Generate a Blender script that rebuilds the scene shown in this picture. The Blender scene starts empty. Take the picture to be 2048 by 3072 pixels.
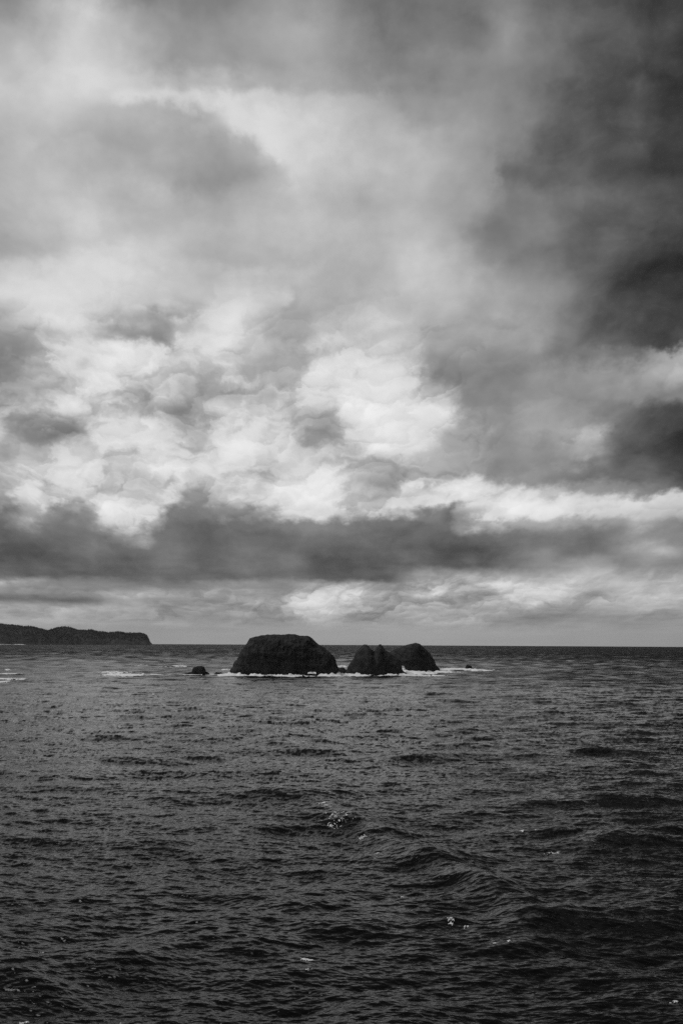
import bpy, math, random
import numpy as np
from mathutils import Matrix, Vector

# ------------------------------------------------------------------ camera
SC = bpy.context.scene
COL = SC.collection
EARTH = 6.371e6                    # metres: the sea curves away, so the horizon dips as it does in life
EYE = 66.0                         # viewpoint on a headland, metres above the sea
FPX = 3660.0                       # focal length in photograph pixels (2048 x 3072)
PITCH = math.radians(5.96)
ROLL = math.radians(0.286)
cam_data = bpy.data.cameras.new('camera')
cam_data.sensor_fit = 'VERTICAL'
cam_data.sensor_height = 36.0
cam_data.lens = FPX / 3072 * 36.0
cam_data.clip_start = 1.0
cam_data.clip_end = 200000.0
camera = bpy.data.objects.new('camera', cam_data)
COL.objects.link(camera)
ROT = Matrix.Rotation(math.pi / 2 + PITCH, 4, 'X') @ Matrix.Rotation(ROLL, 4, 'Z')
camera.matrix_world = Matrix.Translation((0, 0, EYE)) @ ROT
SC.camera = camera
ROT3 = np.array(ROT.to_3x3())

# ------------------------------------------------------------------ node helper: arithmetic on sockets
class Graph:
    def __init__(self, tree):
        self.t = tree
    def node(self, kind, **kw):
        n = self.t.nodes.new(kind)
        for k, v in kw.items():
            setattr(n, k, v)
        return n
    def put(self, sock, v):
        if isinstance(v, S):
            self.t.links.new(v.s, sock)
        else:
            sock.default_value = v
    def math(self, op, *args, clamp=False):
        n = self.node('ShaderNodeMath', operation=op, use_clamp=clamp)
        for i, a in enumerate(args):
            self.put(n.inputs[i], a)
        return S(self, n.outputs[0])
    def smooth(self, x, a, b, lo=0.0, hi=1.0):
        n = self.node('ShaderNodeMapRange', interpolation_type='SMOOTHSTEP')
        for i, v in enumerate((x, a, b, lo, hi)):
            self.put(n.inputs[i], v)
        return S(self, n.outputs[0])
    def linear(self, x, a, b, lo=0.0, hi=1.0):
        n = self.node('ShaderNodeMapRange', interpolation_type='LINEAR')
        for i, v in enumerate((x, a, b, lo, hi)):
            self.put(n.inputs[i], v)
        return S(self, n.outputs[0])
    def mix(self, f, a, b):
        n = self.node('ShaderNodeMix', data_type='FLOAT')
        for i, v in zip((0, 2, 3), (f, a, b)):
            self.put(n.inputs[i], v)
        return S(self, n.outputs[0])
    def vec(self, x, y, z=0.0):
        n = self.node('ShaderNodeCombineXYZ')
        for i, v in enumerate((x, y, z)):
            self.put(n.inputs[i], v)
        return S(self, n.outputs[0])
    def split(self, v):
        n = self.node('ShaderNodeSeparateXYZ')
        self.put(n.inputs[0], v)
        return [S(self, o) for o in n.outputs]
    def noise(self, v, scale=1.0, detail=4.0, rough=0.55, lac=2.0, dist=0.0):
        n = self.node('ShaderNodeTexNoise', noise_dimensions='2D', normalize=True)
        self.put(n.inputs['Vector'], v)
        for k, x in (('Scale', scale), ('Detail', detail), ('Roughness', rough), ('Lacunarity', lac), ('Distortion', dist)):
            self.put(n.inputs[k], x)
        return S(self, n.outputs[0])

class S:
    def __init__(self, g, s):
        self.g, self.s = g, s
    def __add__(self, o): return self.g.math('ADD', self, o)
    __radd__ = __add__
    def __sub__(self, o): return self.g.math('SUBTRACT', self, o)
    def __rsub__(self, o): return self.g.math('SUBTRACT', o, self)
    def __mul__(self, o): return self.g.math('MULTIPLY', self, o)
    __rmul__ = __mul__
    def __truediv__(self, o): return self.g.math('DIVIDE', self, o)
    def __rtruediv__(self, o): return self.g.math('DIVIDE', o, self)
    def __pow__(self, o): return self.g.math('POWER', self, o)
    def max(self, o): return self.g.math('MAXIMUM', self, o)
    def min(self, o): return self.g.math('MINIMUM', self, o)
    def abs(self): return self.g.math('ABSOLUTE', self)

# ------------------------------------------------------------------ world: overcast sky of layered cloud
# Brightness of the cloud deck along lines of equal elevation.  Units are those of a
# 1568 px wide print of the view, turned into azimuth and elevation angles below.
SKY_ROWS = '''
0|0:.52 80:.60 160:.60 300:.55 470:.53 640:.58 760:.54 880:.44 980:.43 1060:.44 1140:.50 1250:.42 1330:.36 1440:.29 1568:.22
70|0:.60 100:.72 160:.76 260:.68 400:.58 520:.58 680:.62 800:.55 900:.45 1000:.46 1060:.47 1140:.56 1220:.48 1270:.45 1400:.32 1450:.29 1568:.24
140|0:.68 100:.77 250:.74 380:.64 520:.60 650:.62 780:.58 900:.49 1000:.52 1100:.57 1200:.52 1250:.48 1390:.33 1450:.31 1568:.26
195|0:.72 120:.77 280:.78 400:.76 500:.72 600:.68 700:.64 820:.62 920:.56 1000:.56 1100:.57 1250:.46 1320:.42 1400:.31 1568:.27
235|0:.73 150:.74 240:.76 310:.84 400:.86 530:.88 600:.82 640:.78 720:.72 850:.72 930:.62 1020:.60 1100:.58 1200:.52 1320:.37 1400:.30 1480:.34 1568:.28
280|0:.74 130:.72 230:.70 300:.68 400:.68 470:.74 520:.86 600:.88 680:.80 800:.74 900:.68 960:.60 1080:.60 1190:.55 1310:.36 1400:.30 1480:.35 1568:.29
340|0:.72 120:.72 220:.67 350:.62 480:.62 560:.66 610:.86 680:.80 800:.74 960:.70 1080:.62 1150:.60 1220:.48 1310:.34 1400:.30 1480:.34 1568:.28
400|0:.74 120:.74 250:.68 400:.62 520:.60 600:.66 650:.78 760:.78 900:.74 1040:.68 1150:.62 1175:.46 1250:.42 1340:.36 1440:.32 1568:.26
470|0:.74 150:.76 300:.74 450:.70 600:.68 720:.72 850:.72 1000:.71 1120:.64 1180:.52 1250:.54 1320:.44 1440:.38 1568:.25
530|0:.74 100:.76 200:.80 300:.74 450:.73 600:.70 750:.70 900:.73 1040:.68 1090:.58 1140:.52 1250:.52 1350:.42 1460:.34 1568:.23
590|0:.70 120:.72 230:.76 290:.82 400:.76 550:.70 700:.68 850:.72 1000:.75 1080:.66 1120:.55 1200:.50 1300:.44 1400:.36 1500:.26 1568:.22
640|0:.80 100:.80 200:.80 290:.84 400:.80 500:.80 620:.76 720:.72 850:.70 980:.74 1080:.70 1160:.58 1280:.46 1380:.36 1480:.26 1568:.21
700|0:0.85 100:0.89 220:0.80 300:0.84 400:0.80 480:0.82 560:0.86 640:0.84 660:0.72 740:0.74 820:0.72 920:0.68 1060:0.68 1140:0.62 1250:0.52 1340:0.42 1420:0.30 1568:0.21
750|0:0.74 80:0.84 160:0.88 280:0.72 350:0.62 430:0.70 480:0.88 560:0.86 620:0.76 700:0.74 760:0.80 860:0.72 980:0.68 1080:0.66 1180:0.64 1300:0.48 1400:0.32 1568:0.22
795|0:0.68 100:0.80 200:0.80 280:0.58 330:0.54 380:0.58 410:0.84 500:0.84 600:0.88 700:0.84 800:0.78 900:0.74 1000:0.68 1100:0.68 1220:0.62 1280:0.48 1400:0.36 1500:0.30 1568:0.26
825|0:.62 80:.76 180:.80 230:.86 300:.88 400:.86 500:.82 600:.82 700:.86 800:.84 860:.76 960:.70 1040:.62 1120:.66 1240:.56 1300:.46 1400:.48 1480:.42 1540:.62 1568:.66
870|0:.58 60:.68 140:.78 200:.88 300:.90 400:.86 500:.80 600:.84 700:.86 800:.90 900:.86 980:.82 1020:.60 1120:.62 1250:.64 1350:.62 1450:.64 1568:.68
915|0:.62 100:.66 160:.84 220:.86 280:.80 310:.76 360:.90 420:.86 460:.74 500:.74 540:.84 640:.80 720:.76 780:.90 880:.92 960:.84 1050:.80 1080:.60 1250:.60 1400:.58 1500:.56 1568:.50
960|0:.74 60:.74 110:.86 180:.88 300:.88 340:.74 420:.72 480:.80 520:.90 600:.82 700:.72 780:.76 840:.92 940:.86 1040:.84 1080:.62 1200:.60 1330:.58 1420:.46 1500:.36 1568:.28
1005|0:.84 40:.60 100:.52 150:.70 200:.88 290:.82 340:.76 420:.76 480:.88 560:.86 640:.78 740:.72 800:.78 860:.90 960:.80 1030:.66 1150:.62 1280:.62 1340:.72 1385:.70 1420:.44 1568:.26
1050|0:.80 30:.82 80:.84 140:.90 250:.88 350:.90 450:.86 540:.90 600:.78 680:.80 780:.74 850:.84 920:.82 1000:.66 1120:.60 1260:.58 1360:.66 1390:.52 1450:.36 1568:.26
1095|0:.74 50:.88 150:.90 300:.86 420:.86 560:.84 620:.76 680:.82 780:.86 860:.78 960:.72 1060:.62 1200:.54 1350:.48 1450:.38 1568:.28
1130|0:.74 60:.86 180:.88 300:.88 380:.86 460:.82 560:.82 600:.92 720:.92 820:.88 960:.90 1080:.90 1180:.82 1280:.72 1380:.58 1480:.44 1568:.34
1155|0:.64 60:.82 110:.72 200:.86 300:.90 370:.84 420:.62 480:.72 560:.86 640:.92 760:.92 880:.90 1000:.92 1100:.95 1220:.94 1320:.88 1420:.82 1568:.76
1180|0:.42 40:.62 90:.72 120:.48 200:.66 240:.86 320:.88 360:.80 385:.44 470:.50 540:.66 600:.66 640:.78 760:.80 860:.78 930:.74 960:.50 1040:.46 1070:.74 1120:.94 1220:.90 1320:.82 1420:.78 1568:.72
1205|0:.38 60:.68 100:.54 140:.42 210:.54 260:.84 330:.86 365:.70 390:.42 480:.42 560:.48 640:.50 760:.46 880:.46 960:.42 1040:.42 1080:.70 1150:.66 1240:.62 1320:.60 1420:.58 1480:.66 1568:.56
1235|0:.36 80:.42 150:.40 240:.46 290:.72 340:.72 370:.44 480:.42 700:.42 900:.40 1040:.38 1120:.42 1250:.42 1340:.42 1400:.46 1460:.56 1568:.52
1265|0:.34 150:.38 220:.46 300:.42 420:.44 600:.42 800:.38 1000:.34 1120:.34 1200:.40 1260:.50 1300:.46 1380:.48 1440:.60 1530:.68 1568:.60
1295|0:.33 150:.36 200:.44 300:.38 450:.42 600:.40 800:.36 1000:.38 1120:.40 1180:.42 1240:.46 1290:.58 1380:.62 1420:.52 1500:.56 1568:.52
1328|0:.36 100:.38 250:.37 350:.37 450:.40 600:.40 750:.37 880:.38 940:.56 1040:.66 1150:.68 1240:.64 1320:.68 1420:.70 1500:.72 1568:.70
1346|0:0.64 100:0.58 240:0.52 330:0.44 420:0.48 500:0.60 570:0.58 640:0.50 700:0.67 800:0.71 880:0.69 960:0.75 1060:0.77 1160:0.77 1260:0.75 1360:0.69 1460:0.77 1568:0.73
1365|0:0.56 120:0.60 240:0.62 340:0.64 480:0.71 570:0.63 650:0.59 690:0.79 800:0.79 940:0.77 1010:0.85 1060:0.79 1160:0.75 1280:0.77 1360:0.69 1460:0.77 1568:0.73
1383|0:0.42 100:0.40 200:0.44 260:0.56 340:0.56 430:0.58 560:0.70 680:0.74 840:0.76 960:0.74 1060:0.76 1200:0.74 1320:0.74 1450:0.72 1568:0.68
1402|0:0.65 150:0.67 300:0.61 420:0.63 560:0.67 700:0.71 860:0.73 960:0.69 1060:0.69 1180:0.67 1260:0.61 1340:0.61 1450:0.65 1568:0.65
1425|0:0.65 200:0.63 350:0.61 500:0.61 700:0.65 900:0.67 1060:0.65 1200:0.60 1400:0.58 1568:0.57
1450|0:0.63 300:0.61 600:0.63 900:0.66 1100:0.64 1300:0.62 1568:0.60
1480|0:0.62 600:0.62 900:0.64 1200:0.62 1568:0.59
'''
SUN_AZ, SUN_EL = math.radians(-84), math.radians(56)
world = bpy.data.worlds.new('World')
SC.world = world
world.use_nodes = True
wt = world.node_tree
wt.nodes.clear()
g = Graph(wt)
tc = g.node('ShaderNodeTexCoord')
dx, dy, dz = g.split(S(g, tc.outputs['Generated']))
az = g.math('ARCTAN2', dx, dy)
el = g.math('ARCSINE', dz)
K = FPX * 1568 / 2048
Y0 = 1176 + K * math.tan(PITCH)                      # where elevation 0 lies
sx = az * K + 784.0
sy = Y0 - el * K
def ang_x(x): return 784 + K * math.atan((x - 784) / K)
def ang_y(y): return Y0 - K * (PITCH - math.atan((y - 1176) / K))
# cloud domain: features shrink and flatten toward the horizon
e = (Y0 - sy).abs()
per = g.math('POWER', 620.0 / (e + 200.0), 0.25)
qx = (sx - 784.0) * per / 300.0
qy = g.math('POWER', e + 200.0, 0.75) * 0.0222 + g.math('LOGARITHM', e / 110.0 + 1.0, math.e) * 0.55
P = g.vec(qx, qy)
low = g.smooth(e, 40.0, 420.0)                       # 0 at the horizon, 1 high up
wx = g.noise(g.vec(qx + 3.1, qy), 1.6, 6, 0.54) - 0.5
wy = g.noise(g.vec(qx, qy - 7.7), 1.6, 6, 0.54) - 0.5
wx2 = g.noise(g.vec(qx + 9.1, qy), 5.0, 5, 0.62) - 0.5
wy2 = g.noise(g.vec(qx, qy + 14.3), 5.0, 5, 0.62) - 0.5
calm = g.smooth(e, 650.0, 950.0, 60.0, 56.0)
ux = sx + (wx * 125.0 + wx2 * calm) * (low * 0.55 + 0.45)
uy = sy + (wy * 90.0 + wy2 * calm) * (low * 0.76 + 0.18)
RX0, RX1 = -200.0, 1768.0
rows = []
for line in SKY_ROWS.strip().splitlines():
    y, vals = line.split('|')
    rows.append((ang_y(float(y)), [(ang_x(float(a)), float(b)) for a, b in (p.split(':') for p in vals.split())]))
fac = g.linear(ux, RX0, RX1)
acc = None
for i, (y, vals) in enumerate(rows):
    n = g.node('ShaderNodeValToRGB')
    g.put(n.inputs[0], fac)
    r = n.color_ramp
    r.interpolation = 'LINEAR'
    for k, (x, v) in enumerate(vals):
        p = (x - RX0) / (RX1 - RX0)
        if k == 0:
            el_ = r.elements[0]; el_.position = p
        elif k == 1:
            el_ = r.elements[-1]; el_.position = p
        else:
            el_ = r.elements.new(p)
        el_.color = (v, v, v, 1)
    v = S(g, n.outputs[0])
    acc = v if acc is None else g.mix(g.smooth(uy, rows[i - 1][0], y), acc, v)
# soft mottling everywhere, billowing heads where the deck is bright and low
soft = g.noise(P, 1.5, 5, 0.5) - 0.5
bx, by = qx + wx * 0.35 + wx2 * 0.16, qy * 1.1 + wy * 0.35 + wy2 * 0.16
b1 = g.noise(g.vec(bx, by), 1.35, 6, 0.50, 2.1)
b2 = g.noise(g.vec(bx - 0.03, by + 0.07), 1.35, 3, 0.50, 2.1)
b3 = g.noise(g.vec(bx + 4.4, by * 1.3 + 2.2), 2.3, 6, 0.54, 2.1)
lobes = g.smooth(b1, 0.43, 0.58) - 0.5
def heads(scale, ox_, oy_, warp, melt):
    """rounded cloud heads: light on the crown of each, shade under it"""
    vx = bx + ox_ + (b3 - 0.5) * warp
    vy = by + oy_ + (b1 - 0.5) * warp
    n = g.node('ShaderNodeTexVoronoi', voronoi_dimensions='2D', feature='SMOOTH_F1')
    g.put(n.inputs['Vector'], g.vec(vx, vy))
    n.inputs['Scale'].default_value = scale
    n.inputs['Randomness'].default_value = 1.0
    n.inputs['Smoothness'].default_value = melt
    pxv, pyv, _ = g.split(S(g, n.outputs['Position']))
    d = S(g, n.outputs['Distance'])
    up = ((vy - pyv) * 0.9 - (vx - pxv) * 0.35) * scale
    return up * g.smooth(d, 0.0, 0.75, 1.0, 0.35)
head = lobes * 0.13 + heads(1.9, 0.0, 0.0, 0.5, 0.14) * 0.25 + heads(4.3, 7.3, 2.9, 0.28, 0.16) * 0.13 + heads(8.5, 1.7, 8.8, 0.2, 0.12) * g.smooth(e, 90.0, 240.0, 0.15, 0.04) + (b1 - b2) * 0.35 - 0.045
puff = g.smooth(sx + e * 0.3, 1050.0, 1500.0, 1.0, 0.5) * g.smooth(acc, 0.46, 0.78) * g.smooth(e, 10.0, 60.0) * g.smooth(e, 560.0, 850.0, 1.0, 0.12)
strata = g.noise(g.vec(qx * 0.7 + 5.0, qy * 3.2), 2.0, 5, 0.55) - 0.5
wisp = g.noise(g.vec(qx * 0.9 + wx * 0.6, qy * 1.2 + 6.0 + wy * 0.6), 3.0, 6, 0.58) - 0.5
detail = wisp * g.smooth(acc, 0.30, 0.62, 0.17, 0.03) * g.smooth(e, 20.0, 130.0) + strata * g.smooth(e, 60.0, 260.0, 0.20, 0.0) * g.smooth(e, 5.0, 45.0, 0.15, 1.0) + soft * (g.smooth(e, 30.0, 200.0) * 0.25 + 0.03) + head * puff
deck = acc + detail
# beyond the view the same broken deck goes on
gen = 0.40 + (g.noise(P, 0.9, 6, 0.55) - 0.5) * 0.9
inside = g.smooth((sx - 784.0).abs(), 800.0, 1500.0, 1.0, 0.0) * g.smooth(sy, -500.0, 40.0)
val = g.mix(inside, gen, deck)
val = (val - (val - 0.84).max(0.0) * 0.5).max(0.08)
cloud = g.math('POWER', val, 2.2)
sky = g.node('ShaderNodeTexSky', sky_type='NISHITA')
sky.sun_disc = False
sky.sun_elevation = SUN_EL
sky.sun_rotation = SUN_AZ
bw = g.node('ShaderNodeRGBToBW')
wt.links.new(sky.outputs[0], bw.inputs[0])
lum = g.mix(0.97, S(g, bw.outputs[0]) * 0.05, cloud)       # a trace of clear sky through the deck
bg = g.node('ShaderNodeBackground')
g.put(bg.inputs['Color'], g.vec(lum, lum, lum))
bg.inputs['Strength'].default_value = 1.0
wo = g.node('ShaderNodeOutputWorld')
wt.links.new(bg.outputs[0], wo.inputs[0])

# ------------------------------------------------------------------ sun behind the overcast, and exposure
sun_data = bpy.data.lights.new('sun', 'SUN')
sun_data.energy = 1.5
sun_data.angle = math.radians(24)
sun = bpy.data.objects.new('sun', sun_data)
COL.objects.link(sun)
sd = Vector((math.sin(SUN_AZ) * math.cos(SUN_EL), math.cos(SUN_AZ) * math.cos(SUN_EL), math.sin(SUN_EL)))
sun.rotation_euler = sd.to_track_quat('Z', 'Y').to_euler()
sun.location = (0, 0, 500)
SC.view_settings.view_transform = 'Standard'
SC.view_settings.look = 'None'
SC.view_settings.gamma = 1.0
SC.view_settings.use_curve_mapping = False
SC.view_settings.exposure = 0.0
SC.cycles.use_adaptive_sampling = True
SC.cycles.adaptive_threshold = 0.015
SC.cycles.use_denoising = False
SC.cycles.sample_clamp_direct = 4.0
SC.cycles.sample_clamp_indirect = 2.0
SC.cycles.volume_bounces = 0

# ------------------------------------------------------------------ pixels, ground points, noise
def ray(px, py):
    d = ROT3 @ np.array(((px - 1024.0) / FPX, -(py - 1536.0) / FPX, -1.0))
    return d / np.linalg.norm(d)
def drop(r2):
    return -np.asarray(r2) / (2 * EARTH)
def on_sea(px, py):
    """point of the mean sea surface seen at a photograph pixel"""
    d = ray(px, py)
    h = math.hypot(d[0], d[1])
    s = d[2] / h                                     # slope of the sight line
    disc = s * s - 2 * EYE / EARTH
    r = (-s - math.sqrt(disc)) * EARTH if disc > 0 else math.sqrt(2 * EARTH * EYE)
    return np.array((d[0] / h * r, d[1] / h * r, float(drop(r * r))))
def at_range(px, py, r):
    """point at ground distance r along a sight line"""
    d = ray(px, py)
    h = math.hypot(d[0], d[1])
    return np.array((d[0] / h * r, d[1] / h * r, EYE + d[2] / h * r))

def _hash(ix, iy, iz, seed):
    n = (ix.astype(np.int64) * 374761393 + iy.astype(np.int64) * 668265263 + iz.astype(np.int64) * 2147483647 + seed * 1274126177) & 0xFFFFFFFF
    n = ((n ^ (n >> 13)) * 1274126177) & 0xFFFFFFFF
    n = ((n ^ (n >> 16)) * 2246822519) & 0xFFFFFFFF
    return ((n ^ (n >> 15)) & 0xFFFFFF) / float(0xFFFFFF)
def vnoise(x, y, z, seed=0):
    x, y, z = np.broadcast_arrays(np.asarray(x, float), np.asarray(y, float), np.asarray(z, float))
    ix, iy, iz = np.floor(x), np.floor(y), np.floor(z)
    fx, fy, fz = x - ix, y - iy, z - iz
    fx, fy, fz = (f * f * f * (f * (f * 6 - 15) + 10) for f in (fx, fy, fz))
    def h(a, b, c): return _hash(ix + a, iy + b, iz + c, seed)
    x00 = h(0, 0, 0) * (1 - fx) + h(1, 0, 0) * fx
    x10 = h(0, 1, 0) * (1 - fx) + h(1, 1, 0) * fx
    x01 = h(0, 0, 1) * (1 - fx) + h(1, 0, 1) * fx
    x11 = h(0, 1, 1) * (1 - fx) + h(1, 1, 1) * fx
    return ((x00 * (1 - fy) + x10 * fy) * (1 - fz) + (x01 * (1 - fy) + x11 * fy) * fz) * 2 - 1
def fbm(x, y, z, octaves=5, seed=0, gain=0.5, ridged=False):
    t, a, f, s = 0.0, 1.0, 1.0, 0.0
    for o in range(octaves):
        n = vnoise(np.asarray(x) * f, np.asarray(y) * f, np.asarray(z) * f, seed + o * 17)
        t = t + a * ((1 - 2 * np.abs(n)) if ridged else n)
        s += a
        a *= gain; f *= 2.03
    return t / s

def mesh_object(name, verts, faces, mat, parent=None, smooth=True):
    """verts (n,3), faces (m,3 or 4) as numpy arrays -> one mesh object"""
    verts = np.asarray(verts, np.float32); faces = np.asarray(faces, np.int32)
    me = bpy.data.meshes.new(name)
    n = faces.shape[1]
    me.vertices.add(len(verts)); me.vertices.foreach_set('co', verts.ravel())
    me.loops.add(faces.size); me.loops.foreach_set('vertex_index', faces.ravel())
    me.polygons.add(len(faces)); me.polygons.foreach_set('loop_start', np.arange(0, faces.size, n, dtype=np.int32))
    me.polygons.foreach_set('use_smooth', np.full(len(faces), smooth))
    me.update(calc_edges=True)
    me.materials.append(mat)
    ob = bpy.data.objects.new(name, me)
    COL.objects.link(ob)
    if parent: ob.parent = parent
    return ob
def tag(ob, label=None, category=None, group=None, kind=None):
    for k, v in (('label', label), ('category', category), ('group', group), ('kind', kind)):
        if v: ob[k] = v
    return ob
def material(name):
    m = bpy.data.materials.new(name)
    m.use_nodes = True
    m.node_tree.nodes.clear()
    gg = Graph(m.node_tree)
    out = gg.node('ShaderNodeOutputMaterial')
    b = gg.node('ShaderNodeBsdfPrincipled')
    m.node_tree.links.new(b.outputs[0], out.inputs[0])
    return m, gg, b

# ------------------------------------------------------------------ the waves: two wind-sea tiles and a swell
rng = np.random.default_rng(11)
G9 = 9.81
def wave_tile(L, N, lam_min, lam_max, lam_peak, hs, heading, spread, seed):
    """periodic patch of sea: height, x/y slopes and sideways (choppy) displacement"""
    r = np.random.default_rng(seed)
    k1 = np.fft.fftfreq(N, L / N) * 2 * math.pi
    kx, ky = np.meshgrid(k1, k1, indexing='ij')
    k = np.hypot(kx, ky); k[0, 0] = 1e-6
    w, wp = np.sqrt(G9 * k), math.sqrt(G9 * 2 * math.pi / lam_peak)
    sig = np.where(w <= wp, 0.07, 0.09)
    S_w = w ** -5.0 * np.exp(-1.25 * (wp / w) ** 4) * 3.0 ** np.exp(-((w - wp) ** 2) / (2 * sig ** 2 * wp ** 2))
    th = np.arctan2(ky, kx) - heading
    D = np.abs(np.cos(th / 2)) ** (2 * spread)
    E = S_w * np.sqrt(G9 / k) / (2 * k) * D
    band = (k > 2 * math.pi / lam_max) & (k < 2 * math.pi / lam_min)
    E = np.where(band, E, 0)
    A = np.sqrt(E) * (r.normal(size=k.shape) + 1j * r.normal(size=k.shape))
    A[0, 0] = 0
    h = np.fft.ifft2(A).real
    sc = (hs / 4) / h.std()
    A *= sc
    f = lambda a: np.fft.ifft2(a).real.astype(np.float32)
    return dict(L=L, N=N, h=f(A), sx=f(1j * kx * A), sy=f(1j * ky * A), dx=f(1j * kx / k * A), dy=f(1j * ky / k * A))
def pick(t, key, x, y):
    N = t['N']
    u = (x / t['L'] * N) % N; v = (y / t['L'] * N) % N
    i = np.floor(u).astype(np.int64); j = np.floor(v).astype(np.int64)
    a = (u - i).astype(np.float32); b = (v - j).astype(np.float32)
    i %= N; j %= N; i2 = (i + 1) % N; j2 = (j + 1) % N
    T = t[key]
    return (T[i, j] * (1 - a) + T[i2, j] * a) * (1 - b) + (T[i, j2] * (1 - a) + T[i2, j2] * a) * b
HEAD = math.radians(-105)          # the wind sea runs toward the viewer, a little to the left
TILES = [                          # tile, then the distances over which its slopes pass to the fine ripples
    (wave_tile(997.0, 512, 22.0, 400.0, 88.0, 2.9, math.radians(-68), 10, 3), 5000, 12000),
    (wave_tile(811.0, 512, 18.0, 150.0, 62.0, 1.3, math.radians(-118), 10, 4), 4000, 9000),
    (wave_tile(373.0, 1024, 2.0, 60.0, 26.0, 0.80, HEAD, 9, 5), 800, 3000),
    (wave_tile(211.0, 512, 1.2, 26.0, 12.0, 0.46, HEAD + 0.35, 7, 8), 550, 2000),
    (wave_tile(127.0, 1024, 0.6, 9.0, 4.6, 0.25, HEAD - 0.1, 10, 9), 450, 1700),
]
CRESTS = []                        # steeper single crests: (x, y, heading, half length, half width, height)
def crest(px, py, half_px, height, width, tilt):
    p = on_sea(px, py)
    r = math.hypot(p[0], p[1])
    CRESTS.append((p[0], p[1], math.radians(tilt), half_px / FPX * r, width, height))
def crest_line(x0, y0, x1, y1, height, width):
    a, b = on_sea(x0, y0), on_sea(x1, y1)
    c = 0.5 * (a + b)
    CRESTS.append((c[0], c[1], math.atan2(b[1] - a[1], b[0] - a[0]), 0.62 * math.hypot(b[0] - a[0], b[1] - a[1]), width, height))
crest_line(1350, 2640, 985, 2415, 2.6, 11)
crest_line(980, 2420, 790, 2500, 2.0, 10)
crest_line(1560, 2760, 1330, 2610, 2.0, 10)
crest_line(1760, 2560, 1990, 2480, 2.2, 10)
crest_line(1500, 2800, 2000, 2700, 1.2, 9)
crest_line(620, 2760, 1050, 2690, 1.1, 9)
crest(1000, 2475, 120, 2.3, 9, -18)
crest(860, 2490, 110, 1.3, 9, 14)
crest(1200, 2590, 170, 1.3, 10, -16)
crest(1400, 2660, 120, 1.6, 9, -10)
crest(1460, 2300, 120, 2.2, 13, 2)
crest(1980, 2320, 110, 2.4, 13, 6)
crest(1700, 2500, 100, 1.2, 9, 8)
crest(1930, 2530, 90, 2.2, 9, -4)
crest(1960, 2760, 200, 1.6, 9, 10)
crest(1530, 2840, 150, 1.8, 7, 8)
crest(1350, 2785, 70, 1.4, 5, -8)
crest(920, 2720, 130, 0.8, 8, 6)
crest(60, 2960, 150, 2.0, 7, -4)
crest(540, 2520, 120, 0.8, 9, 4)
crest(470, 2840, 130, 1.2, 7, 3)
crest(40, 2046, 50, 3.0, 18, 2)
def sea_state(x, y, want=('h',)):
    out = {k: 0.0 for k in want}
    far = np.hypot(x, y)
    steep = 1 + 0.5 * np.clip((520 - far) / 300, 0, 1)
    for t, r0, r1 in TILES:
        fade = np.clip((r1 - far) / (r1 - r0), 0, 1)
        for k in want:
            out[k] = out[k] + pick(t, k, x, y) * (1.0 if k == 'h' else fade * steep if r0 < 600 else fade)
    for cx, cy, a, hl, hw, hh in CRESTS:
        ca, sa = math.cos(a), math.sin(a)
        u = ((x - cx) * ca + (y - cy) * sa) / hl
        bend = 0.35 * hw * np.sin(u * 2.3 + cx)
        v = (-(x - cx) * sa + (y - cy) * ca - bend) / hw
        toward = -1.0 if math.cos(a) < 0 else 1.0
        st_ = np.where(v * toward < 0, 1.5, 1.0)     # steeper toward the viewer
        v = v * st_
        m = hh * np.exp(-u * u - v * v)
        if 'h' in out: out['h'] = out['h'] + m
        if 'sy' in out: out['sy'] = out['sy'] - 2 * v / hw * st_ * m * ca
        if 'sx' in out: out['sx'] = out['sx'] + 2 * v / hw * st_ * m * sa
    return out
def sea_z(x, y):
    x = np.asarray(x, float); y = np.asarray(y, float)
    return sea_state(x, y)['h'] + drop(x * x + y * y)

# one sheet all round the viewpoint, finest where it is near and in view
ys = np.arange(3160.0, 1937.0, -1.25)
rad = []
for yy in ys:
    p = on_sea(1024, yy)
    rad.append(math.hypot(p[0], p[1]))
rad = np.array([2.0, 40.0, 90.0, 140.0, 175.0] + sorted(set(np.round(rad, 3))) + [27000, 29000, 31500, 36000, 45000])
rad = np.unique(rad)
azs = np.concatenate([np.radians(np.arange(-180, -24, 6.0)), np.radians(np.linspace(-22.5, 22.5, 960)), np.radians(np.arange(24.5, 180, 6.0))])
RR, AA = np.meshgrid(rad, azs, indexing='ij')
X, Y = RR * np.sin(AA), RR * np.cos(AA)
st = sea_state(X, Y, ('h', 'sx', 'sy', 'dx', 'dy'))
near = np.clip((9000 - RR) / 4000, 0, 1)
chop = np.clip((1500 - RR) / 700, 0, 1) * 0.45
Xd = X + st['dx'] * chop
Yd = Y + st['dy'] * chop
Z = st['h'] * near + drop(RR * RR)
nr, na = RR.shape
idx = np.arange(nr * na).reshape(nr, na)
nxt = np.roll(idx, -1, axis=1)
quads = np.stack([idx[:-1], nxt[:-1], nxt[1:], idx[1:]], -1).reshape(-1, 4)
m_sea, sg, sb = material('sea_water')
at = sg.node('ShaderNodeAttribute', attribute_name='slope', attribute_type='GEOMETRY')
ax, ay, _ = sg.split(S(sg, at.outputs['Vector']))
geo = sg.node('ShaderNodeNewGeometry')
px_, py_, _ = sg.split(S(sg, geo.outputs['Position']))
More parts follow.
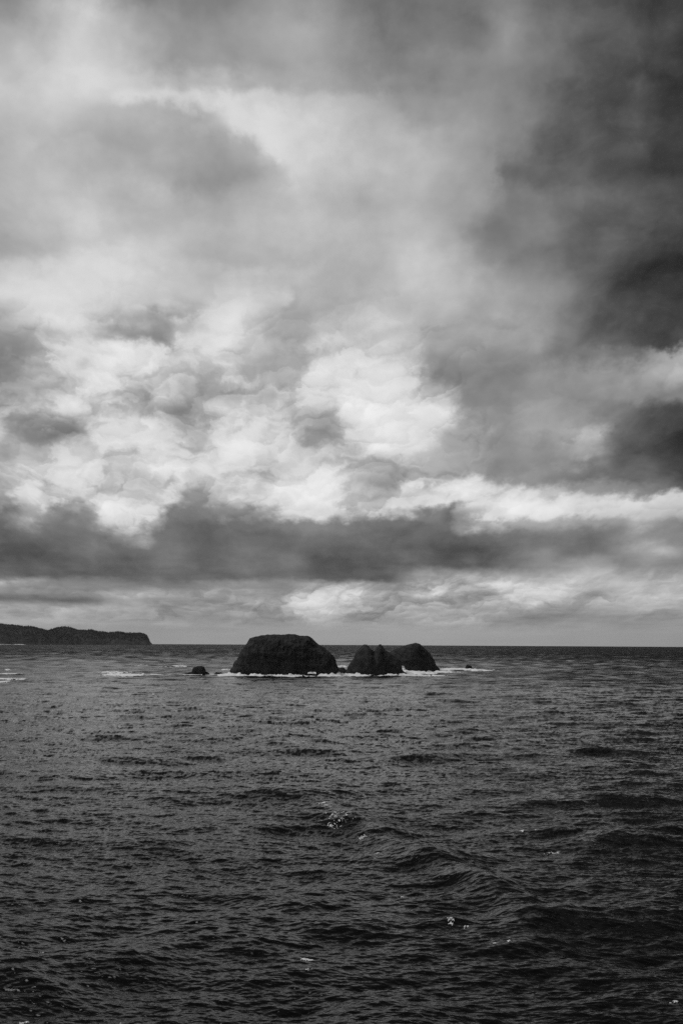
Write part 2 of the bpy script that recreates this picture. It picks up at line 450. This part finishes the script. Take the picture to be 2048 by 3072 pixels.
# ripples too fine for the mesh: slopes by finite differences of a stretched noise, rougher in gusts
gust = sg.noise(sg.vec(px_ * 0.6, py_), 0.006, 3, 0.55)
gust = sg.smooth(gust, 0.32, 0.68, 0.55, 1.25)
def ripple(fx, fy, eps, amp, det):
    a0 = sg.noise(sg.vec(px_ * fx, py_ * fy), 1.0, det, 0.6)
    a1 = sg.noise(sg.vec((px_ + eps) * fx, py_ * fy), 1.0, det, 0.6)
    a2 = sg.noise(sg.vec(px_ * fx, (py_ + eps) * fy), 1.0, det, 0.6)
    return (a1 - a0) * (amp / eps), (a2 - a0) * (amp / eps)
rx1, ry1 = ripple(0.4, 1.3, 0.08, 0.07, 3)
rx2, ry2 = ripple(0.035, 0.17, 0.5, 0.9, 4)
rr = sg.math('SQRT', px_ * px_ + py_ * py_)
away = sg.smooth(rr, 900.0, 3000.0)
close = sg.smooth(rr, 230.0, 700.0, 1.9, 1.0)
off = sg.smooth(rr, 2600.0, 6500.0)
lee = sg.smooth(rr, 1100.0, 2600.0)               # far off only the faces turned to the shore are seen
tx = ax + rx1 * gust * close + rx2 * away * (off * 0.8 + 1.0)
ty = ay + ry1 * gust * close + ry2 * gust * away * (off * 0.8 + 1.0) + lee * (off * 0.20 + 0.15)
nv = sg.node('ShaderNodeVectorMath', operation='NORMALIZE')
sg.put(nv.inputs[0], sg.vec(0.0 - tx, 0.0 - ty, 1.0))
m_sea.node_tree.links.new(nv.outputs[0], sb.inputs['Normal'])
sb.inputs['Base Color'].default_value = (0.003, 0.003, 0.003, 1)
sb.inputs['Roughness'].default_value = 0.13
sb.inputs['IOR'].default_value = 1.21
sea = mesh_object('sea', np.stack([Xd, Yd, Z], -1).reshape(-1, 3), quads, m_sea)
att = sea.data.attributes.new('slope', 'FLOAT_VECTOR', 'POINT')
att.data.foreach_set('vector', np.stack([st['sx'], st['sy'], np.zeros_like(Z)], -1).astype(np.float32).ravel())
tag(sea, 'dark choppy open sea reaching out to the horizon', kind='structure')

# ------------------------------------------------------------------ rock: a solid from its outline, cut by tunnels, weathered by noise
def surface_nets(F, origin, cell):
    """closed surface F = 0 (F > 0 inside) as quads, in metres"""
    ins = F > 0
    nx, ny, nz = F.shape
    acc = np.zeros((nx - 1, ny - 1, nz - 1, 3)); cnt = np.zeros((nx - 1, ny - 1, nz - 1))
    corners = [(a, b, c) for a in (0, 1) for b in (0, 1) for c in (0, 1)]
    def sub(o): return F[o[0]:nx - 1 + o[0], o[1]:ny - 1 + o[1], o[2]:nz - 1 + o[2]]
    for o in corners:
        for ax in range(3):
            if o[ax]: continue
            q = list(o); q[ax] = 1
            f0, f1 = sub(o), sub(tuple(q))
            m = (f0 > 0) != (f1 > 0)
            t = np.where(m, f0 / np.where(m, f0 - f1, 1), 0)
            for k in range(3):
                acc[..., k] += np.where(m, o[k] + (t if k == ax else 0), 0)
            cnt += m
    has = cnt > 0
    vid = np.full(has.shape, -1, np.int64); vid[has] = np.arange(has.sum())
    gi = np.argwhere(has)
    V = (gi + acc[has] / cnt[has][:, None]) * np.array(cell) + np.array(origin)
    quads = []
    for ax in range(3):
        o1, o2 = [(1, 2), (2, 0), (0, 1)][ax]
        sl0 = [slice(None)] * 3; sl1 = [slice(None)] * 3
        sl0[ax] = slice(0, -1); sl1[ax] = slice(1, None)
        a, b = ins[tuple(sl0)], ins[tuple(sl1)]
        ch = np.argwhere(a != b)
        ok = (ch[:, o1] > 0) & (ch[:, o2] > 0) & (ch[:, o1] < F.shape[o1] - 1) & (ch[:, o2] < F.shape[o2] - 1)
        ch = ch[ok]
        flip = ~a[tuple(ch.T)]
        def at_(d1, d2):
            c = ch.copy(); c[:, o1] += d1; c[:, o2] += d2
            return vid[c[:, 0], c[:, 1], c[:, 2]]
        q = np.stack([at_(-1, -1), at_(0, -1), at_(0, 0), at_(-1, 0)], -1)
        q[flip] = q[flip][:, ::-1]
        quads.append(q)
    Q = np.concatenate(quads)
    return V, Q[(Q >= 0).all(1)]

m_rock, rg, rb = material('dark_sea_rock')
rgeo = rg.node('ShaderNodeNewGeometry')
rp = rg.node('ShaderNodeTexCoord')
ox, oy, oz = rg.split(S(rg, rp.outputs['Object']))
def noise3(gr, v, scale, det, rough):
    n = gr.node('ShaderNodeTexNoise', noise_dimensions='3D')
    gr.put(n.inputs['Vector'], v)
    n.inputs['Scale'].default_value = scale; n.inputs['Detail'].default_value = det; n.inputs['Roughness'].default_value = rough
    return S(gr, n.outputs[0])
r1 = noise3(rg, rg.vec(ox, oy, oz * 1.6), 0.07, 7, 0.62)
r2 = noise3(rg, rg.vec(ox + oz * 0.5, oy, oz * 2.2), 0.30, 5, 0.6)
wet = rg.smooth(oz + (r1 - 0.5) * 9.0, 4.0, 9.0, 0.5, 1.0)            # mussel and weed belt of the tide line
tone = 0.72 * (rg.smooth(r1, 0.38, 0.64, 0.016, 0.052) + rg.smooth(r2, 0.54, 0.70, 0.0, 0.05)) * wet
rg.put(rb.inputs['Base Color'], rg.vec(tone, tone, tone))
rb.inputs['Roughness'].default_value = 0.85
rb.inputs['Specular IOR Level'].default_value = 0.2
bump = rg.node('ShaderNodeBump')
bump.inputs['Strength'].default_value = 0.9
bump.inputs['Distance'].default_value = 2.2
rg.put(bump.inputs['Height'], r1 * 0.6 + r2 * 0.5)
m_rock.node_tree.links.new(bump.outputs[0], rb.inputs['Normal'])

ROCKS = {}
def rock(name, outline, base_y, dist_y, depth, label, cell, rough=1.6, tunnels=(), power=2.4, lean=0.0, seed=1, category='sea rock'):
    """outline: photograph pixels along the skyline of the rock, left to right"""
    xs = np.array([p[0] for p in outline], float)
    xc = 0.5 * (xs[0] + xs[-1])
    foot = on_sea(xc, dist_y)
    r = math.hypot(foot[0], foot[1])
    azm = math.atan2(foot[0], foot[1])
    lx, lz = [], []
    for px, py in outline:
        p = at_range(px, py, r)
        lx.append(math.hypot(p[0], p[1]) * math.sin(math.atan2(p[0], p[1]) - azm))
        lz.append(p[2] - foot[2])
    lx, lz = np.array(lx), np.array(lz)
    lz[0] = min(lz[0], 0.5); lz[-1] = min(lz[-1], 0.5)
    lx = np.concatenate([[lx[0] - 3], lx, [lx[-1] + 3]]); lz = np.concatenate([[-9], lz, [-9]])
    mid = 0.5 * (lx[0] + lx[-1])
    x0, x1 = lx[0] - 4, lx[-1] + 4
    gx = np.arange(x0, x1 + cell, cell); gy = np.arange(-depth - 5, depth + 5 + cell, cell); gz = np.arange(-5.0, lz.max() + 5, cell)
    GX, GY = np.meshgrid(gx, gy, indexing='ij')
    wob = 0.16 * depth * vnoise(GX / (depth * 0.9), 0.0, 0.0, seed + 91)
    yy = np.clip(np.abs((GY + wob) / depth), 0, 1)
    s = np.maximum((1 - yy ** power) ** (1 / power), 0.02)
    sil = lambda q: np.interp(q, lx, lz, left=-12, right=-12)
    H = sil(mid + lean * (GY + wob) + (GX - mid) / (0.35 + 0.65 * s)) 
    H = np.where(H > 0, H * s ** 0.9, H * 3) - (1 - s) ** 2 * min(12.0, 0.3 * lz.max() + 0.4) - np.where(s < 0.03, 20, 0)
    gyx, gyy = np.gradient(H, cell)
    norm = np.where(H > 0, np.sqrt(1 + np.minimum(gyx ** 2 + gyy ** 2, 25.0)), 1.0)
    F = (H[:, :, None] - gz[None, None, :]) / norm[:, :, None]
    m = np.abs(F) < 7
    ii = np.argwhere(m)
    wx_, wy_, wz_ = gx[ii[:, 0]], gy[ii[:, 1]], gz[ii[:, 2]]
    big = max(depth * 0.32, 2.0)
    n = (fbm(wx_ / big, wy_ / big, wz_ / (big * 1.3), 4, seed, 0.55) * 0.9
         + fbm(wx_ / (big * .45), wy_ / (big * .45), wz_ / (big * .9), 4, seed + 5, 0.55, True) * 1.1
         + vnoise((wx_ * 0.25) / big, wy_ * .2 / big, (wz_ + 0.25 * wx_) * 2.3 / big, seed + 9) * 0.5)
    F[m] += n * rough - 0.3 * rough
    for (tx0, tx1, ty) in tunnels:                       # arches worn right through
        a = at_range(tx0, ty, r); b = at_range(tx1, ty, r)
        u0 = r * math.sin(math.atan2(a[0], a[1]) - azm); u1 = r * math.sin(math.atan2(b[0], b[1]) - azm)
        top = a[2] - foot[2]
        cu, hu = 0.5 * (u0 + u1), 0.5 * (u1 - u0)
        flare = 1 + 0.25 * (np.abs(GY) / depth) ** 2
        tun = (1 - (np.abs((GX[:, :, None] - cu) / (hu * flare[:, :, None])) ** 3 + (np.clip(gz[None, None, :], 0, None) / top) ** 3) ** (1 / 3)) * min(hu, top)
        F = np.minimum(F, -tun)
    # keep only what stands above the sea bed
    F[:, :, 0] = -1
    F[0] = -1; F[-1] = -1; F[:, 0] = -1; F[:, -1] = -1
    V, Q = surface_nets(F, (gx[0], gy[0], gz[0]), (cell, cell, cell))
    ob = mesh_object(name, V, Q, m_rock)
    ob.location = foot
    ob.rotation_euler = (0, 0, -azm)
    tag(ob, label, category)
    # footprint at the water line, for the surf
    k = int(np.argmin(np.abs(gz - 0.8)))
    fp = np.argwhere(F[:, :, k] > 0)
    pts = np.stack([gx[fp[:, 0]], gy[fp[:, 1]]], -1)
    ROCKS[label] = (ob, foot, azm, pts, cell)
    return ob
def z1(pts): return [(540 + x * .3508, 1850 + y * .3508) for x, y in pts]
def z2(pts): return [(980 + x * .3508, 1880 + y * .3508) for x, y in pts]
L_BIG = 'largest flat-topped dark sea rock with a small arch worn through its foot'
L_TWIN = 'dark sea rock with two small peaks, beside the largest flat-topped rock'
L_DOME = 'rounded dark sea rock standing behind the twin-peaked rock, at its right'
L_SMALL = 'small domed rock with a low skirt, left of the largest flat-topped rock'
L_LEDGE = 'low jagged rock ledge linking the largest rock and the twin-peaked rock'
L_AWASH = 'small dark rock awash in white foam right of the rounded rock'
L_TINY = 'tiny low rock between the small domed rock and the largest rock'
rock('sea_stack', z1([(425, 503), (432, 480), (440, 450), (458, 415), (478, 375), (500, 345), (512, 310), (545, 275), (560, 245), (582, 215), (600, 190), (625, 178), (700, 162), (810, 153), (900, 156), (970, 155), (1020, 164), (1090, 167), (1110, 177), (1140, 207), (1165, 230), (1200, 250), (1240, 275), (1280, 310), (1310, 345), (1330, 380), (1340, 420), (1350, 450), (1356, 503)]),
     2027, 2025.5, 52, L_BIG, 1.1, 1.9, tunnels=[(540 + 1088 * .3508, 540 + 1166 * .3508, 1850 + 464 * .3508)], seed=3, category='sea stack')
rock('rock_ledge', z1([(1325, 500), (1335, 470), (1342, 437), (1362, 442), (1378, 432), (1398, 434), (1412, 450), (1424, 457), (1432, 470), (1450, 492), (1475, 502)]),
     2025, 2023.5, 14, L_LEDGE, 0.8, 0.9, seed=8, category='rock ledge')
rock('sea_stack', z2([(160, 418), (172, 380), (180, 350), (205, 300), (230, 270), (245, 230), (270, 200), (295, 174), (312, 154), (342, 152), (366, 176), (388, 204), (406, 222), (420, 192), (446, 153), (464, 153), (490, 190), (520, 215), (545, 225), (575, 245), (600, 262), (622, 282), (632, 312), (637, 345), (648, 378), (684, 400), (690, 417)]),
     2026, 2025, 44, L_TWIN, 1.0, 1.05, lean=0.03, seed=14, category='sea stack')
rock('sea_stack', z2([(480, 388), (500, 300), (520, 235), (550, 211), (600, 185), (660, 165), (720, 148), (760, 140), (790, 148), (815, 170), (850, 200), (880, 235), (905, 265), (925, 300), (935, 330), (946, 345), (966, 370), (972, 386)]),
     2016, 2015, 50, L_DOME, 1.3, 1.4, tunnels=[(980 + 612 * .3508, 980 + 668 * .3508, 1880 + 328 * .3508)], seed=22, category='sea stack')
rock('sea_rock', z1([(32, 500), (44, 488), (60, 484), (85, 479), (98, 478), (105, 462), (110, 445), (122, 432), (150, 425), (185, 421), (205, 429), (215, 445), (222, 466), (240, 478), (254, 490), (260, 498)]),
     2025, 2024.5, 13, L_SMALL, 0.7, 0.8, seed=31)
rock('sea_rock', z1([(288, 496), (298, 482), (312, 475), (335, 479), (352, 475), (364, 484), (372, 496)]),
     2024, 2023.5, 5, L_TINY, 0.5, 0.4, seed=37)
rock('sea_rock', z2([(1180, 370), (1185, 344), (1194, 327), (1208, 326), (1224, 331), (1234, 338), (1242, 350), (1254, 357), (1266, 374)]),
     2010, 2010.5, 7, L_AWASH, 0.6, 0.6, seed=41)

# ------------------------------------------------------------------ far wooded headland
HR = 16500.0
HPROF = [(-900, 60), (-600, 75), (-350, 90), (-150, 108), (0, 122), (60, 130), (180, 145), (240, 142), (300, 160), (380, 177), (450, 155), (500, 150), (560, 155), (620, 170), (690, 175), (720, 172), (780, 187), (850, 197), (920, 192), (1000, 200), (1060, 207), (1105, 209), (1132, 219), (1152, 235), (1167, 256), (1177, 278), (1194, 293)]
hx, hz = [], []
for X_, Y_ in HPROF:
    p = at_range(X_ * .3827, 1820 + Y_ * .3827, HR)
    hx.append(p[0]); hz.append(p[2])
hx, hz = np.array(hx), np.array(hz)
hbase = float(drop(HR * HR))
gx = np.arange(hx[0], hx[-1] + 30, 14.0); gv = np.linspace(-440, 1500, 78)
GX, GV = np.meshgrid(gx, gv, indexing='ij')
def headland_z(x, v):
    top = np.interp(x, hx, hz, right=hbase - 30) - hbase - 26 * np.clip((hx[-1] - 60 - x) / 250, 0, 1)
    front = 60 * fbm(x / 260, 3.0, 0.0, 4, 77)
    t = np.clip((v - front + 230) / 330, 0, 1)
    ridge = 1 - 0.25 * np.clip((v - 350) / 900, 0, 1)
    cut = np.clip((hx[-1] - x + 10) / 60, 0, 1)
    z = np.maximum(top, 0) * (t ** 0.55) * ridge + 10 * fbm(x / 120, v / 120, 0.0, 4, 71) * t
    return hbase + np.where(t * cut > 0, z, -6) - 3
def headland_y(x, v):
    return np.sqrt(np.maximum(HR * HR - x * x, 1.0)) + v
HZ = headland_z(GX, GV)
Vh = np.stack([GX * (1 + GV / HR), headland_y(GX, GV), HZ], -1).reshape(-1, 3)
i_ = np.arange(GX.size).reshape(GX.shape)
Qh = np.stack([i_[:-1, :-1], i_[1:, :-1], i_[1:, 1:], i_[:-1, 1:]], -1).reshape(-1, 4)
m_land, lg, lb = material('dark_headland_ground')
lp = lg.node('ShaderNodeNewGeometry')
ln = noise3(lg, S(lg, lp.outputs['Position']), 0.012, 5, 0.6)
lt = lg.smooth(ln, 0.3, 0.7, 0.025, 0.07)
lg.put(lb.inputs['Base Color'], lg.vec(lt, lt, lt))
lb.inputs['Roughness'].default_value = 0.95
lb.inputs['Specular IOR Level'].default_value = 0.1
headland = mesh_object('headland', Vh, Qh, m_land)
tag(headland, 'long dark wooded headland on the horizon at the left edge', kind='structure')
m_tree, tg, tb = material('dark_conifer')
ti = tg.node('ShaderNodeNewGeometry')
tn = tg.linear(S(tg, ti.outputs['Random Per Island']), 0.0, 1.0, 0.025, 0.075)
tg.put(tb.inputs['Base Color'], tg.vec(tn, tn, tn))
tb.inputs['Roughness'].default_value = 0.95
tb.inputs['Specular IOR Level'].default_value = 0.1
r_ = np.random.default_rng(5)
NT = 12000
tx_ = r_.uniform(hx[0], hx[-1] - 20, NT); tv_ = r_.uniform(-220, 650, NT)
tz_ = headland_z(tx_, tv_)
ok = tz_ > hbase + 22
tx_, tv_, tz_ = tx_[ok], tv_[ok], tz_[ok]
n_ = len(tx_)
hgt = (r_.uniform(16, 27, n_) + 16 * fbm(tx_ / 70, tv_ / 70, 0.0, 3, 19)) * np.clip((tz_ - hbase) / 90, 0.4, 1.0)
wid = hgt * r_.uniform(0.16, 0.26, n_)
Vt, Qt = [], []
ang = np.arange(5) * 2 * math.pi / 5
cx_, cy_ = tx_ * (1 + tv_ / HR), headland_y(tx_, tv_)
ringp = np.stack([np.stack([cx_ + wid * math.cos(a), cy_ + wid * math.sin(a), tz_ + hgt * 0.12], -1) for a in ang] +
                 [np.stack([cx_ + r_.normal(0, 1, n_), cy_, tz_ + hgt], -1), np.stack([cx_, cy_, tz_ - 4], -1)], 1)
tri = np.array([(k, (k + 1) % 5, 5) for k in range(5)] + [((k + 1) % 5, k, 6) for k in range(5)])
Tt = (np.arange(n_)[:, None, None] * 7 + tri[None]).reshape(-1, 3)
forest = mesh_object('forest', ringp.reshape(-1, 3), Tt, m_tree, smooth=False)
tag(forest, 'dense dark conifer forest covering the far headland', kind='stuff')

# ------------------------------------------------------------------ foam
m_foam, fg, fb = material('white_foam')
fp_ = fg.node('ShaderNodeNewGeometry')
fn = noise3(fg, S(fg, fp_.outputs['Position']), 0.8, 4, 0.6)
ft = fg.smooth(fn, 0.25, 0.7, 0.80, 0.95)
fg.put(fb.inputs['Base Color'], fg.vec(ft, ft, ft))
fb.inputs['Roughness'].default_value = 0.9
fb.inputs['Specular IOR Level'].default_value = 0.2
m_thin, fg2, fb2 = material('thin_foam')
fp2 = fg2.node('ShaderNodeNewGeometry')
fn2 = noise3(fg2, S(fg2, fp2.outputs['Position']), 2.5, 4, 0.65)
ft2 = fg2.smooth(fn2, 0.32, 0.58, 0.35, 0.92)
fg2.put(fb2.inputs['Base Color'], fg2.vec(ft2, ft2, ft2))
fb2.inputs['Roughness'].default_value = 0.7
def foam_sheet(name, cx, cy, azm, u, v, M, Hh, label, kind='stuff', category=None, group=None, lift=0.12):
    """keep the cells of a ground grid where M > 0, raised by Hh above the moving surface"""
    U, Vv = np.meshgrid(u, v, indexing='ij')
    WX = cx + U * math.cos(azm) + Vv * math.sin(azm)
    WY = cy - U * math.sin(azm) + Vv * math.cos(azm)
    Zs = sea_z(WX, WY) + lift + np.clip(Hh, 0, None)
    c = M > 0
    keep = c[:-1, :-1] & c[1:, :-1] & c[1:, 1:] & c[:-1, 1:]
    if not keep.any():
        print('NO FOAM', name, label); return None
    i = np.arange(U.size).reshape(U.shape)
    Q = np.stack([i[:-1, :-1][keep], i[1:, :-1][keep], i[1:, 1:][keep], i[:-1, 1:][keep]], -1)
    used = np.unique(Q); remap = np.full(U.size, -1); remap[used] = np.arange(len(used))
    base = np.array((cx, cy, float(drop(cx * cx + cy * cy))))
    V3 = np.stack([WX, WY, Zs], -1).reshape(-1, 3)[used] - base
    ob = mesh_object(name, V3, remap[Q], m_thin if name == 'whitecap' and math.hypot(cx, cy) < 900 else m_foam)
    ob.location = base
    return tag(ob, label, category, group, kind)
def surf_round(label_rock, width, splash, label, seed, step=1.6, front=1.0, calm=None):
    ob, foot, azm, pts, cell = ROCKS[label_rock]
    edge = pts[np.linspace(0, len(pts) - 1, min(len(pts), 1500)).astype(int)]
    u = np.arange(pts[:, 0].min() - width * 1.5, pts[:, 0].max() + width * 1.5, step)
    v = np.arange(pts[:, 1].min() - width * 2.2, pts[:, 1].max() + width, step * 2)
    U, Vv = np.meshgrid(u, v, indexing='ij')
    d = np.full(U.shape, 1e9)
    for e_ in edge:
        d = np.minimum(d, (U - e_[0]) ** 2 + ((Vv - e_[1]) * np.where(Vv < e_[1], 0.55, 1.0)) ** 2)
    d = np.sqrt(d)
    n = fbm(U / (width * 0.9), Vv / (width * 0.9), 0.0, 4, seed, 0.6)
    n2 = fbm(U / 9, Vv / 14, 1.0, 3, seed + 3, 0.6)
    M = width * (0.55 + 0.8 * n) * front - d + n2 * 5
    Hh = splash * np.exp(-(d / (width * 0.35)) ** 2) * np.clip(0.45 + 1.3 * fbm(U / 11, Vv / 11, 4.0, 4, seed + 7, 0.6), 0.08, 2) * np.clip(M / 5, 0, 1)
    if calm: Hh = Hh * np.clip((np.abs(U - calm[0]) - calm[1]) / 6, 0.04, 1)
    foam_sheet('surf_foam', foot[0], foot[1], azm, u, v, M, Hh, label)
surf_round(L_BIG, 40, 6.0, 'white surf breaking along the foot of the largest flat-topped rock', 51, calm=((540 + 1127 * .3508 - (540 + 890 * .3508)) / FPX * 2213, 9))
surf_round(L_TWIN, 34, 5.0, 'white surf along the foot of the twin-peaked rock', 52)
surf_round(L_DOME, 40, 4.0, 'white surf around the foot of the rounded rock behind', 53)
surf_round(L_SMALL, 24, 1.1, 'thin white surf around the small domed rock', 54)
surf_round(L_LEDGE, 20, 3.0, 'white surf along the low jagged ledge', 55)
surf_round(L_AWASH, 24, 3.0, 'white foam boiling around the small awash rock', 56)
surf_round(L_TINY, 10, 0.3, 'ring of foam around the tiny low rock', 57)
def streak(x0, x1, py, deep, height, label, seed, thr=0.0, name='foam_streak', kind='stuff', category=None, group=None, step=None, grain=None, tilt=0.0, reach=None, core=0.75):
    """a drifting streak or breaking crest between two pixels of one line"""
    p = on_sea(0.5 * (x0 + x1), py)
    if reach: p = at_range(0.5 * (x0 + x1), py, reach)
    r = math.hypot(p[0], p[1]); azm = math.atan2(p[0], p[1])
    hw = 0.5 * (x1 - x0) / FPX * r
    step = step or max(hw / 60, 0.12)
    u = np.arange(-hw * 1.15, hw * 1.15, step); v = np.arange(-deep * 1.3, deep * 1.3, min(step * 2, deep / 6))
    U, Vv = np.meshgrid(u, v, indexing='ij')
    gr = grain or hw * 0.25
    W = Vv - tilt * U - deep * 0.5 * fbm(U / (hw * 0.6), 0.0, seed * 1.0, 3, seed)
    n = fbm(U / gr, W / (gr * 1.2), 0.0, 5, seed + 1, 0.65)
    q = (U / hw) ** 2 + (W / deep) ** 2
    M = 0.62 - q * core + n * 1.25 - thr
    Hh = height * np.exp(-(W / (deep * 0.5)) ** 2) * np.clip(1 - (U / hw) ** 2, 0, 1) * (0.6 + 0.8 * n) * np.clip(M * 3, 0, 1)
    return foam_sheet(name, p[0], p[1], azm, u, v, M, Hh, label, kind, category, group, lift=0.05 if r < 900 else 0.2)
LF = 'wide white foam patch on the water left of the small domed rock'
streak(300, 448, 2026, 62, 3.6, LF, 61, -0.1, name='foam_patch')
streak(298, 402, 2018, 60, 2.6, 'upper left fringe of the wide foam patch left of the domed rock', 62, 0.15, name='foam_patch')
streak(420, 580, 2024, 22, 1.4, 'thin foam line running from the wide patch to the small domed rock', 63, 0.1)
streak(480, 578, 2000.5, 34, 1.6, 'thin far foam line above the small domed rock', 64, 0.2)
streak(380, 470, 1997, 30, 1.0, 'faint far foam line left of the thin far foam line', 65, 0.45)
streak(664, 694, 2010, 40, 1.6, 'short foam streak at the upper left side of the largest rock', 66)
streak(1010, 1042, 2000, 60, 2.4, 'patch of foam seen between the largest and the twin-peaked rock', 67, -0.2, name='foam_patch')
streak(912, 960, 2022.5, 85, 0.7, 'bright foam seen through the arch of the largest rock', 68, -0.9, name='foam_patch')
streak(1202, 1214, 2008, 60, 2.0, 'sliver of foam seen in the gap between twin-peaked and rounded rocks', 69, -0.5, name='foam_patch')
streak(1140, 1330, 2027.5, 44, 2.4, 'bright foam sheet in front of the twin-peaked and rounded rocks', 70, -0.15, name='foam_patch')
streak(1205, 1310, 2021, 80, 2.4, 'foam filling the water between twin-peaked and rounded rocks', 71, -0.15, name='foam_patch')
streak(1290, 1480, 2010.5, 75, 4.2, 'bright foam trail reaching right from the rounded rock past the awash rock', 72, -0.05, name='foam_patch')
streak(1290, 1400, 2017, 26, 0.8, 'short foam strip below the foam trail of the rounded rock', 73, 0.2)
streak(640, 760, 2034, 12, 0.8, 'thin foam line in front of the left foot of the largest rock', 74, 0.0)
streak(-30, 82, 2039, 30, 2.6, 'long foam crest of the wave breaking at the left edge', 75, 0.0, name='wave_foam')
streak(-30, 32, 2047, 18, 2.4, 'bright foam face below the long foam crest at the left edge', 76, -0.1, name='wave_foam')
streak(-20, 62, 2021, 26, 0.8, 'pale thin foam line above the breaking wave at left edge', 77, 0.1)
streak(16, 32, 2009.5, 40, 1.4, 'small white foam fleck highest up at the left edge', 78, -0.1, name='foam_fleck')
streak(-80, 34, 1930.3, 130, 8.0, 'white line of surf at the left foot of the far headland', 79, -0.3, name='surf_line', reach=HR - 420)
streak(40, 76, 1930.6, 120, 7.0, 'short white line of surf along the far headland', 80, -0.2, name='surf_line', reach=HR - 400)
GW = 'whitecaps on the open sea'
def cap(x0, x1, py, deep, label, seed, thr=0.0, height=0.35, tilt=0.0, kind=None, core=0.75, fine=0.14):
    streak(x0, x1, py, deep, height, label, seed, thr, 'whitecap', kind, 'whitecap' if kind is None else None, GW if kind is None else None, grain=fine * (x1 - x0) / FPX * 420, tilt=tilt, core=core)
cap(946, 990, 2418, 3.6, 'upper whitecap of the central wave crest', 101, 0.32, tilt=0.5)
cap(957, 998, 2442, 2.2, 'second whitecap down on the central wave crest', 102, 0.3)
cap(960, 1060, 2482, 9.0, 'broken scatter of foam flecks, broadest on the central wave crest', 103, 0.74, tilt=-0.3, kind='stuff', core=0.25, fine=0.07)
cap(1070, 1108, 2517, 2.4, 'whitecap at the right end of the central crest', 104, 0.28)
cap(1122, 1142, 2559, 0.9, 'tiny foam fleck right below the central crest', 105, 0.2)
cap(1192, 1218, 2688, 1.6, 'small curled whitecap halfway between central crest and bottom edge', 106, 0.28)
cap(1338, 1366, 2786, 2.2, 'brightest lower whitecap, right of centre in the foreground', 107, 0.16, 0.45, -0.5)
cap(1384, 1412, 2794, 1.0, 'thin foam flecks right of the brightest lower whitecap', 108, 0.4)
cap(1474, 1490, 2846, 0.9, 'left one of two tiny foam flecks at lower right', 109, 0.05)
cap(1514, 1534, 2845, 0.8, 'right one of two tiny foam flecks at lower right', 110, 0.15)
cap(1618, 1686, 2556, 1.9, 'low foam patch on the dark water right of the central crest', 111, 0.36, tilt=-0.12)
cap(1500, 1625, 2497, 2.4, 'faint long foam film above the low foam patch', 112, 0.66, kind='stuff')
cap(884, 944, 2882, 1.3, 'upper of two faint foam films at bottom centre', 113, 0.45, kind='stuff')
cap(908, 942, 2917, 1.0, 'lower of two faint foam films at bottom centre', 114, 0.45, kind='stuff')
cap(36, 98, 3056, 1.2, 'foam film in the bottom left corner', 115, 0.42)
cap(334, 376, 3066, 0.9, 'faint foam film at the bottom edge, left of centre', 116, 0.5)
cap(112, 138, 2858, 0.8, 'faint foam fleck above the bottom left corner', 117, 0.45)
cap(1994, 2052, 3015, 1.2, 'foam film in the bottom right corner', 118, 0.42)
cap(456, 466, 2087, 7.0, 'small bright whitecap below the wide foam patch', 119, 0.0, 0.9)
cap(362, 386, 2048, 9.0, 'broken whitecap just below the wide foam patch', 120, 0.3, 0.8)
cap(198, 210, 2122, 4.0, 'small whitecap at left, under the breaking wave', 121, 0.15, 0.6)
cap(640, 652, 2084, 5.0, 'tiny whitecap below the small domed rock', 122, 0.2, 0.6)
cap(80, 92, 2119, 4.0, 'tiny whitecap near the left edge under the breaking wave', 123, 0.2, 0.6)
cap(1796, 1808, 2205, 3.0, 'lone tiny whitecap on the dark water at right', 124, 0.1, 0.5)
cap(484, 498, 2098, 4.0, 'tiny flat foam fleck right of the small bright whitecap', 125, 0.3, 0.4)

# ------------------------------------------------------------------ thin sea haze: one closed box of even air
m_haze = bpy.data.materials.new('haze')
m_haze.use_nodes = True
m_haze.node_tree.nodes.clear()
hg = Graph(m_haze.node_tree)
ho = hg.node('ShaderNodeOutputMaterial')
hv = hg.node('ShaderNodeVolumePrincipled')
hv.inputs['Color'].default_value = (0.9, 0.9, 0.9, 1)
hv.inputs['Density'].default_value = 5.0e-6
hv.inputs['Anisotropy'].default_value = 0.2
m_haze.node_tree.links.new(hv.outputs[0], ho.inputs['Volume'])
b = 46500.0
zb, zt = float(drop(45000.0 ** 2)) - 3.0, float(hz.max()) + 60.0
cv = np.array([(x, y, z) for z in (zb, zt) for y in (-b, b) for x in (-b, b)])
cf = np.array([(0, 2, 3, 1), (4, 5, 7, 6), (0, 1, 5, 4), (2, 6, 7, 3), (0, 4, 6, 2), (1, 3, 7, 5)])
haze = mesh_object('haze', cv, cf, m_haze, smooth=False)
tag(haze, 'thin pale sea haze that softens the far headland', kind='stuff')
